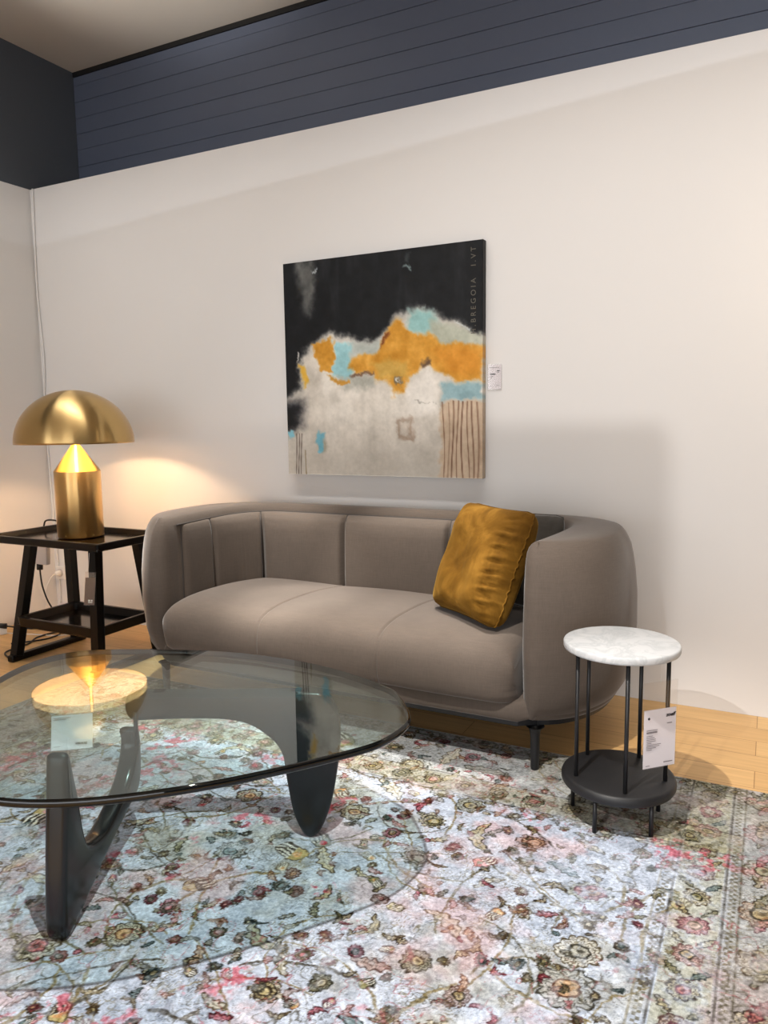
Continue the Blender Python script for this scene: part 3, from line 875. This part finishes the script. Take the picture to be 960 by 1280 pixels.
def plate(name, out, A, d, th, side, parent, bev=.014):
    """solid curved plank: outline (s,z) in a vertical plane through A along d, thickness to 'side'."""
    P2 = np.array([p[:2] for p in catmull([(s, z, 0) for s, z in out], 6, True)])
    for _ in range(2): P2 = .5 * P2 + .25 * (np.roll(P2, 1, 0) + np.roll(P2, -1, 0))
    d = Vector((d[0], d[1], 0)).normalized(); nn = Vector((-d.y, d.x, 0)) * side
    k = len(P2); vs, fs = [], []
    steps = [(bev, 0), (bev * .45, bev * .12), (bev * .12, bev * .45), (0, bev), (0, th - bev), (bev * .12, th - bev * .45), (bev * .45, th - bev * .12), (bev, th)]
    for ins, w in steps:
        Q = inset(P2, ins)
        vs += [Vector((A[0], A[1], 0)) + o0 + d * s + Vector((0, 0, z)) + nn * w for s, z in Q]
    for a in range(len(steps) - 1):
        for i in range(k): fs.append((a * k + i, a * k + (i + 1) % k, (a + 1) * k + (i + 1) % k, (a + 1) * k + i))
    from mathutils.geometry import tessellate_polygon
    for a in (0, len(steps) - 1):
        tri = tessellate_polygon([[vs[a * k + i] for i in range(k)]])
        fs += [tuple(a * k + i for i in t3) for t3 in tri]
    return mesh_obj(name, vs, fs, M['ebony'], parent)
Vout = [(-.012, .008), (-.017, .037), (-.012, .10), (-.003, .17), (.010, .26), (.022, .33), (.030, .385), (.036, .407), (.052, .408), (.060, .39), (.070, .345), (.084, .285), (.091, .23), (.107, .168), (.132, .147), (.17, .138), (.21, .137), (.285, .160), (.36, .20), (.405, .262), (.402, .30), (.41, .315), (.432, .30), (.438, .25), (.430, .18), (.405, .14), (.36, .125), (.262, .095), (.166, .060), (.077, .024), (.02, .002), (-.002, -.0005)]
plate('lower_leg', Vout, (-1.3316, -2.0298), (-.384, .923), .05, 1, ct, .016)
Lout = [(0, .0), (.016, .006), (.036, .045), (.049, .09), (.064, .194), (.068, .23), (.090, .272), (.15, .318), (.22, .335), (.33, .338), (.42, .335), (.47, .335), (.488, .36), (.485, .395), (.46, .409), (.30, .4095), (.10, .4095), (-.02, .4095), (-.055, .398), (-.078, .36), (-.087, .31), (-.084, .231), (-.064, .112), (-.038, .035), (-.016, .004)]
plate('upper_leg', Lout, (-1.0717, -1.457), (-.898, -.439), .05, -1, ct, .012)
tube('pivot_pin', [Vector((-1.484, -1.66, .27)) + o0, Vector((-1.484, -1.66, .36)) + o0], .006, M['blackmetal'], ct, 10, 0)

# ------------------------------------------------------------------ price sleeves
def sleeve_card(name, loc, rz, w, h, ch, label, z_string=None, tilt=0):
    """clear sleeve w x h, card fills the lower ch."""
    o = empty(name, loc, rz, label, 'price card')
    o.rotation_euler = (tilt, 0, rz)
    box_obj('card', (.002, -.0012, .002), (w - .002, 0, ch), M['paper'], o)
    box_obj('sleeve', (0, -.0026, 0), (w, .0014, h), M['sleeve'], o, .0005)
    if z_string:
        tube('string', [(w * .5, 0, h - .004), (w * .5, .0, z_string)], .0008, M['plastic_white'], o, 6, 0)
    return o
pc = sleeve_card('price_card', (-.272, -1.040, .178), math.radians(45), .106, .243, .166, 'white printed price card in a clear sleeve hanging from the marble side table', .32)
yk = -.0032
bar(pc, [((.009, .101), (.043, .106))], M['inkgrey'], yk, 'heading')
bar(pc, [((.009, .109), (.044, .1105))] + [((.009, z), (.009 + l, z + .0013)) for z, l in ((.093, .02), (.088, .026), (.083, .03), (.078, .03), (.073, .016), (.068, .047), (.0635, .042), (.059, .031), (.054, .018))] + [((.074, .123), (.09, .125)), ((.009, .009), (.022, .0105)), ((.066, .013), (.095, .0155))], M['inkgrey'], yk)
lathe('dot', [(0, 0), (.0036, 0), (.0036, .0004), (0, .0004)], M['ink'], pc, 16).matrix_local = Matrix.Translation((.0155, yk, .143)) @ Matrix.Rotation(PI / 2, 4, 'X')
text('logo', 'zoeff', .0145, (.070, yk, .143), (PI / 2, 0, 0), M['ink'], pc, .0001, 'LEFT', .3, .0004)
gc = sleeve_card('price_card', (-1.655, -1.795, .272), math.radians(38), .107, .134, .09, 'pale price card seen through the glass of the coffee table', None, -.32)
bar(gc, [((.008, .083), (.05, .0842)), ((.008, .079), (.04, .0802)), ((.008, .010), (.025, .0112))], M['inkgrey'], yk)
text('logo', 'VERHUIZ', .0075, (.062, yk, .013), (PI / 2, 0, 0), M['ink'], gc, .0001, 'LEFT', 0, .0003)

# ------------------------------------------------------------------ marble side table
mt = empty('marble_side_table', (-.345, -.975, 0), 0, 'small round side table with white marble top and black rods', 'side table')
lathe('marble_top', [(0, .489), (.151, .489), (.1545, .491), (.156, .495), (.156, .506), (.1545, .5095), (.151, .511), (0, .511)], M['marble'], mt, 96)
lathe('base_disc', [(0, .099), (.145, .099), (.153, .102), (.156, .108), (.156, .119), (.153, .126), (.146, .13), (0, .1305)], M['disc'], mt, 96)
for k in range(5):
    a = math.radians(72 * k)
    lathe('rod', [(0, .129), (.0058, .129), (.0058, .49), (0, .49)], M['blackmetal'], mt, 14, (.126 * math.cos(a), .126 * math.sin(a), 0))
for k in range(5):
    a = math.radians(72 * k + 36)
    lathe('leg', [(0, 0), (.0062, 0), (.0062, .1), (0, .1)], M['blackmetal'], mt, 14, (.126 * math.cos(a), .126 * math.sin(a), 0))

# ------------------------------------------------------------------ black tray table
st = empty('tray_table', (-2.94, -.55, FZ), 0, 'black lacquered square tray table with lower shelf in the corner', 'side table')
so = Vector((2.94, .55, -FZ))
def W_(x, y, z): return Vector((x, y, z)) + so
def tray(name, x0, x1, y0, y1, z0, z1, lip, flare, mat_rim, mat_pan, parent, rad=.03):
    bm = bmesh.new()
    a, b = W_(x0, y0, z0), W_(x1, y1, z0 + .012)
    box(bm, a, b, .002, 1)
    pan = bm_obj(name, bm, mat_pan, parent)
    # mitred rim with a flared inner face
    Rm = []
    def rrect(ins, z):
        r = max(.004, rad - ins * .5); pts = []
        for cx, cy, a0 in ((x1 - ins - r, y1 - ins - r, 0), (x0 + ins + r, y1 - ins - r, 90), (x0 + ins + r, y0 + ins + r, 180), (x1 - ins - r, y0 + ins + r, 270)):
            for k in range(7):
                t_ = math.radians(a0 + 15 * k); pts.append(W_(cx + r * math.cos(t_), cy + r * math.sin(t_), z))
        return pts
    rings = [rrect(.006, z0), rrect(0, z0 + .004), rrect(-.004, z1 - .003), rrect(-.001, z1), rrect(lip * .5, z1), rrect(lip * .6, z1 - .002), rrect(lip, z0 + .0125)]
    vs = [p for r in rings for p in r]; k = 28; fs = []
    for a_ in range(len(rings) - 1):
        for i in range(k): fs.append((a_ * k + i, a_ * k + (i + 1) % k, (a_ + 1) * k + (i + 1) % k, (a_ + 1) * k + i))
    rim_o = mesh_obj('rim', vs, fs, mat_rim, pan, smooth=False)
    return pan
tray('tray_top', -3.335, -2.60, -.752, -.325, .568, .603, .03, 0, M['black'], M['tray'], st, .012)
tray('shelf', -3.19, -2.665, -.735, -.385, .165, .212, .028, 0, M['black'], M['tray'], st, .03)
def leg(p, q, w=.036, d=.042):
    bm = bmesh.new(); beam(bm, W_(*p), W_(*q), w, d, .004)
    bm_obj('leg', bm, M['black'], st)
leg((-3.205, -.735, .02), (-3.19, -.62, .57)); leg((-3.205, -.38, .02), (-3.19, -.40, .57))
leg((-2.655, -.735, .02), (-2.655, -.715, .57)); leg((-2.655, -.36, .02), (-2.655, -.46, .57))
for x in (-3.205, -2.655):
    bm = bmesh.new(); box(bm, W_(x - .02, -.775, FZ), W_(x + .02, -.33, .026), .008, 3)
    bm_obj('sled_foot', bm, M['black'], st)
tg_ = empty('price_tag', (-2.678, -.777, .33), math.radians(30), 'narrow clear price tag hanging on the front leg of the black tray table', 'price tag')
tg_.rotation_euler = (0, math.radians(6), math.radians(42))
box_obj('card', (.002, -.0012, .002), (.044, 0, .125), simple('dark_tag_card', (112, 88, 70), .6), tg_)
box_obj('sleeve', (0, -.003, 0), (.046, .0015, .15), M['sleeve_dark'], tg_, .0005)
bar(tg_, [((.018, .012), (.036, .0155)), ((.018, .018), (.027, .026)), ((.03, .018), (.036, .026))], M['pale_ink'], -.0038, 'lettering')
tube('string', [(.012, 0, .148), (.012, -.0, .235)], .001, M['plastic_grey'], tg_, 6, 0)

# ------------------------------------------------------------------ brass lamp
LX, LY, LZ = -2.985, -.50, .582
lamp = empty('table_lamp', (LX, LY, LZ), 0, 'brass mushroom shaped table lamp, lit, on the black tray table', 'lamp')
lathe('base_cylinder', [(0, .002), (.104, .002), (.107, .004), (.107, .318), (.1065, .3195)], M['brass'], lamp, 96)
lathe('cone', [(.1065, .3195), (.012, .455), (.010, .47), (.010, .60)], M['brass_cone'], lamp, 96)
R0, HD, z0 = .272, .253, .452
pr_out = [(R0 * math.cos(a), z0 + HD * math.sin(a)) for a in np.linspace(0, PI / 2, 40)]; pr_out[-1] = (0, z0 + HD)
lathe('shade', [(R0 - .003, z0 + .0005)] + pr_out, M['brass'], lamp, 128)
pr_in = [((R0 - .003) * math.cos(a), z0 + .0005 + (HD - .004) * math.sin(a)) for a in np.linspace(0, PI / 2, 40)]; pr_in[-1] = (0, z0 + HD - .004)
sh = lathe('shade_lining', pr_in, M['shadein'], lamp, 128); tag(sh, 'white inside of the brass shade')
for a in (math.radians(-45),):
    lathe('bulb', [(0, -.034), (.016, -.028), (.027, -.008), (.024, .012), (.012, .026), (0, .03)], M['bulb'], lamp, 20, (.07 * math.cos(a), .07 * math.sin(a), .60))
    lathe('socket', [(0, .024), (.012, .024), (.012, .045), (0, .045)], M['plastic_white'], lamp, 16, (.07 * math.cos(a), .07 * math.sin(a), .60))
for k in range(3):
    a = math.radians(-150 + 70 * k)
    lathe('screw', [(0, 0), (.003, 0), (.003, .004), (0, .004)], M['brass'], lamp, 10, (.1075 * math.cos(a), .1075 * math.sin(a), .012))
lo = Vector((-LX, -LY, -LZ))
def Lp(*p): return Vector(p) + lo
tube('cord', [Lp(-3.09, -.46, .592), Lp(-3.15, -.44, .615), Lp(-3.25, -.42, .634), Lp(-3.35, -.40, .628), Lp(-3.372, -.40, .60), Lp(-3.385, -.40, .55), Lp(-3.39, -.40, .50)], .0045, M['rubber'], lamp, 8, 6)
dm = box_obj('dimmer', (-.045, -.016, -.06), (.045, .016, .06), M['plastic_grey'], lamp, .006)
dm.location = lo + Vector((-3.405, -.40, .452)); dm.rotation_euler = (0, math.radians(4), math.radians(10))
tube('plug', [Lp(-3.425, -.40, .395), Lp(-3.427, -.40, .362)], .016, M['rubber'], lamp, 12, 0)
tube('cord', [Lp(-3.427, -.40, .365), Lp(-3.415, -.40, .27), Lp(-3.385, -.385, .17), Lp(-3.32, -.36, .09), Lp(-3.23, -.30, .03), Lp(-3.20, -.25, .0), Lp(-3.28, -.22, 0), Lp(-3.42, -.30, -.001), Lp(-3.44, -.43, 0), Lp(-3.38, -.54, 0), Lp(-3.36, -.68, 0), Lp(-3.27, -.735, -.001)], .0042, M['rubber'], lamp, 8, 8)

# ------------------------------------------------------------------ socket, cables on the wall and floor
so_ = empty('wall_socket', (-3.745, 0, .245), 0, 'white wall socket with a plug low in the corner behind the tray table', 'socket')
bm = bmesh.new(); box(bm, (-.04, -.012, -.04), (.04, 0, .04), .004, 2); bm_obj('plate', bm, M['plastic_white'], so_)
lathe('ring', [(.0, 0), (.018, 0), (.02, .002), (.022, .006), (.024, .006), (.024, 0)], M['plastic_grey'], so_, 28).matrix_local = Matrix.Translation((0, -.012, 0)) @ Matrix.Rotation(PI / 2, 4, 'X')
pw_ = empty('white_cable', (-3.745, -.05, .245), 0, 'thin white cable running from the wall socket to the floor', 'cable')
tube('cord', [(0, -.006, 0), (-.01, -.03, -.03), (-.03, -.05, -.10), (-.045, -.04, -.18), (-.03, -.06, -.24), (.10, -.12, -.2485), (.28, -.13, -.2485), (.42, -.20, -.2485), (.38, -.30, -.2485), (.22, -.35, -.2485), (.03, -.40, -.2485), (-.04, -.42, -.24)], .0028, M['plastic_white'], pw_, 8, 8)
lathe('plug', [(0, 0), (.017, 0), (.019, .01), (.015, .028), (.006, .034), (0, .034)], M['plastic_white'], pw_, 20).matrix_local = Matrix.Translation((0, .037, 0)) @ Matrix.Rotation(PI / 2, 4, 'X')
ps = empty('power_strip', (-3.73, -.56, FZ), math.radians(70), 'white power strip on the floor left of the tray table', 'power strip')
bm = bmesh.new(); box(bm, (-.10, -.026, 0), (.13, .026, .04), .006, 2); bm_obj('housing', bm, M['plastic_white'], ps)
bc = empty('black_cable', (-3.62, -.45, FZ), 0, 'black cable with plug looping over the floor by the power strip', 'cable')
tube('cord', [(-.04, 0, .045), (.02, .10, .012), (.10, .17, .0045), (.18, .17, .0045), (.24, .10, .0045), (.24, .0, .0045), (.15, -.12, .0045)], .0042, M['rubber'], bc, 8, 8)
tube('plug', [(-.09, -.04, .05), (-.04, 0, .046)], .015, M['rubber'], bc, 12, 0)
cc = tube('wall_cable', [(XL + .03, -.006, H1), (XL + .012, -.006, 1.9), (XL + .03, -.006, 1.5), (XL + .01, -.006, 1.2), (XL + .02, -.006, .7), (XL + .035, -.006, .25), (XL + .035, -.006, .06)], .0055, M['wall'], None, 8, 8)
tag(cc, 'thin white painted cable running down the wall in the left corner', 'cable')

# ------------------------------------------------------------------ light
W = bpy.data.worlds.new('world'); S.world = W; W.use_nodes = True
W.node_tree.nodes['Background'].inputs[0].default_value = (.9, .95, 1.0, 1); W.node_tree.nodes['Background'].inputs[1].default_value = .13
def spot(name, loc, target, watts, angle, blend, r, col):
    l = bpy.data.lights.new(name, 'SPOT'); l.energy = watts; l.spot_size = math.radians(angle); l.spot_blend = blend
    l.shadow_soft_size = r; l.color = col
    o = bpy.data.objects.new(name, l); COL.objects.link(o); o.location = loc
    o.rotation_euler = (Vector(target) - Vector(loc)).to_track_quat('-Z', 'Y').to_euler()
    return o
spot('key_spot', (-.65, -2.15, 2.36), (-.60, -1.86, 0), 240, 80, .3, .016, (1, .96, .91))
for sx in (-2.02, -1.28):
    spot('sofa_spot', (sx, -.98, 3.12), (sx, -.62, .4), 520, 28, .55, .03, (1, .96, .90))
spot('wall_spot', (-.95, -5.0, 2.80), (.15, 0, .30), 265, 64, .8, .006, (1, .97, .94))
spot('upper_spot', (.7, -6.0, 2.62), (-1.7, 0, 2.9), 175, 80, .4, .0008, (.78, .88, 1.0))
spot('ceiling_fill', (-2.5, -1.5, 2.3), (-2.6, -.75, 3.2), 110, 62, .6, .1, (1, .95, .88))  # added uplight that only brightens the ceiling, no fixture behind it
al = bpy.data.lights.new('wall_washer', 'AREA'); al.shape = 'RECTANGLE'; al.size = 4.6; al.size_y = .08; al.energy = 15; al.spread = math.radians(80); al.color = (1, .975, .95)
ao = bpy.data.objects.new('wall_washer', al); COL.objects.link(ao); ao.location = (-1.5, -.85, 3.16)
ao.rotation_euler = (Vector((-1.5, 0, .2)) - Vector(ao.location)).to_track_quat('-Z', 'Y').to_euler()
al = bpy.data.lights.new('front_fill', 'AREA'); al.shape = 'RECTANGLE'; al.size = 8; al.size_y = 2.2; al.energy = 205; al.color = (.97, .98, 1.0)  # added soft frontal fill for the walls, no window stands there
ao = bpy.data.objects.new('front_fill', al); COL.objects.link(ao); ao.location = (.2, -7.5, 1.25); ao.rotation_euler = (PI / 2, 0, 0)
pl = bpy.data.lights.new('wall_lamp_light', 'POINT'); pl.energy = 4; pl.color = (1, .82, .6); pl.shadow_soft_size = .06
po = bpy.data.objects.new('wall_lamp_light', pl); COL.objects.link(po); po.location = (.42, -.45, 1.65)

# ------------------------------------------------------------------ camera
cd = bpy.data.cameras.new('camera'); cam = bpy.data.objects.new('camera', cd); COL.objects.link(cam)
yaw, pitch, roll, D, hcam, fpx = .4724, .1223, -.0134, 3.0852, 1.13, 945.76
cy, sy = math.cos(yaw), math.sin(yaw)
fw = Vector((-sy * math.cos(pitch), cy * math.cos(pitch), -math.sin(pitch))); r_ = Vector((cy, sy, 0)); u_ = r_.cross(fw)
r2 = r_ * math.cos(roll) + u_ * math.sin(roll); u2 = -r_ * math.sin(roll) + u_ * math.cos(roll)
mw = Matrix((( r2.x, u2.x, -fw.x, 0), (r2.y, u2.y, -fw.y, -D), (r2.z, u2.z, -fw.z, hcam), (0, 0, 0, 1)))
cam.matrix_world = mw
cd.sensor_fit = 'VERTICAL'; cd.sensor_height = 36; cd.lens = 36 * fpx / 1280
cd.clip_start = .02
S.camera = cam
S.view_settings.view_transform = 'Standard'; S.view_settings.look = 'None'; S.view_settings.exposure = 0; S.view_settings.gamma = 1
S.view_settings.use_curve_mapping = False
S.cycles.max_bounces = 10; S.cycles.transparent_max_bounces = 16; S.cycles.glossy_bounces = 6
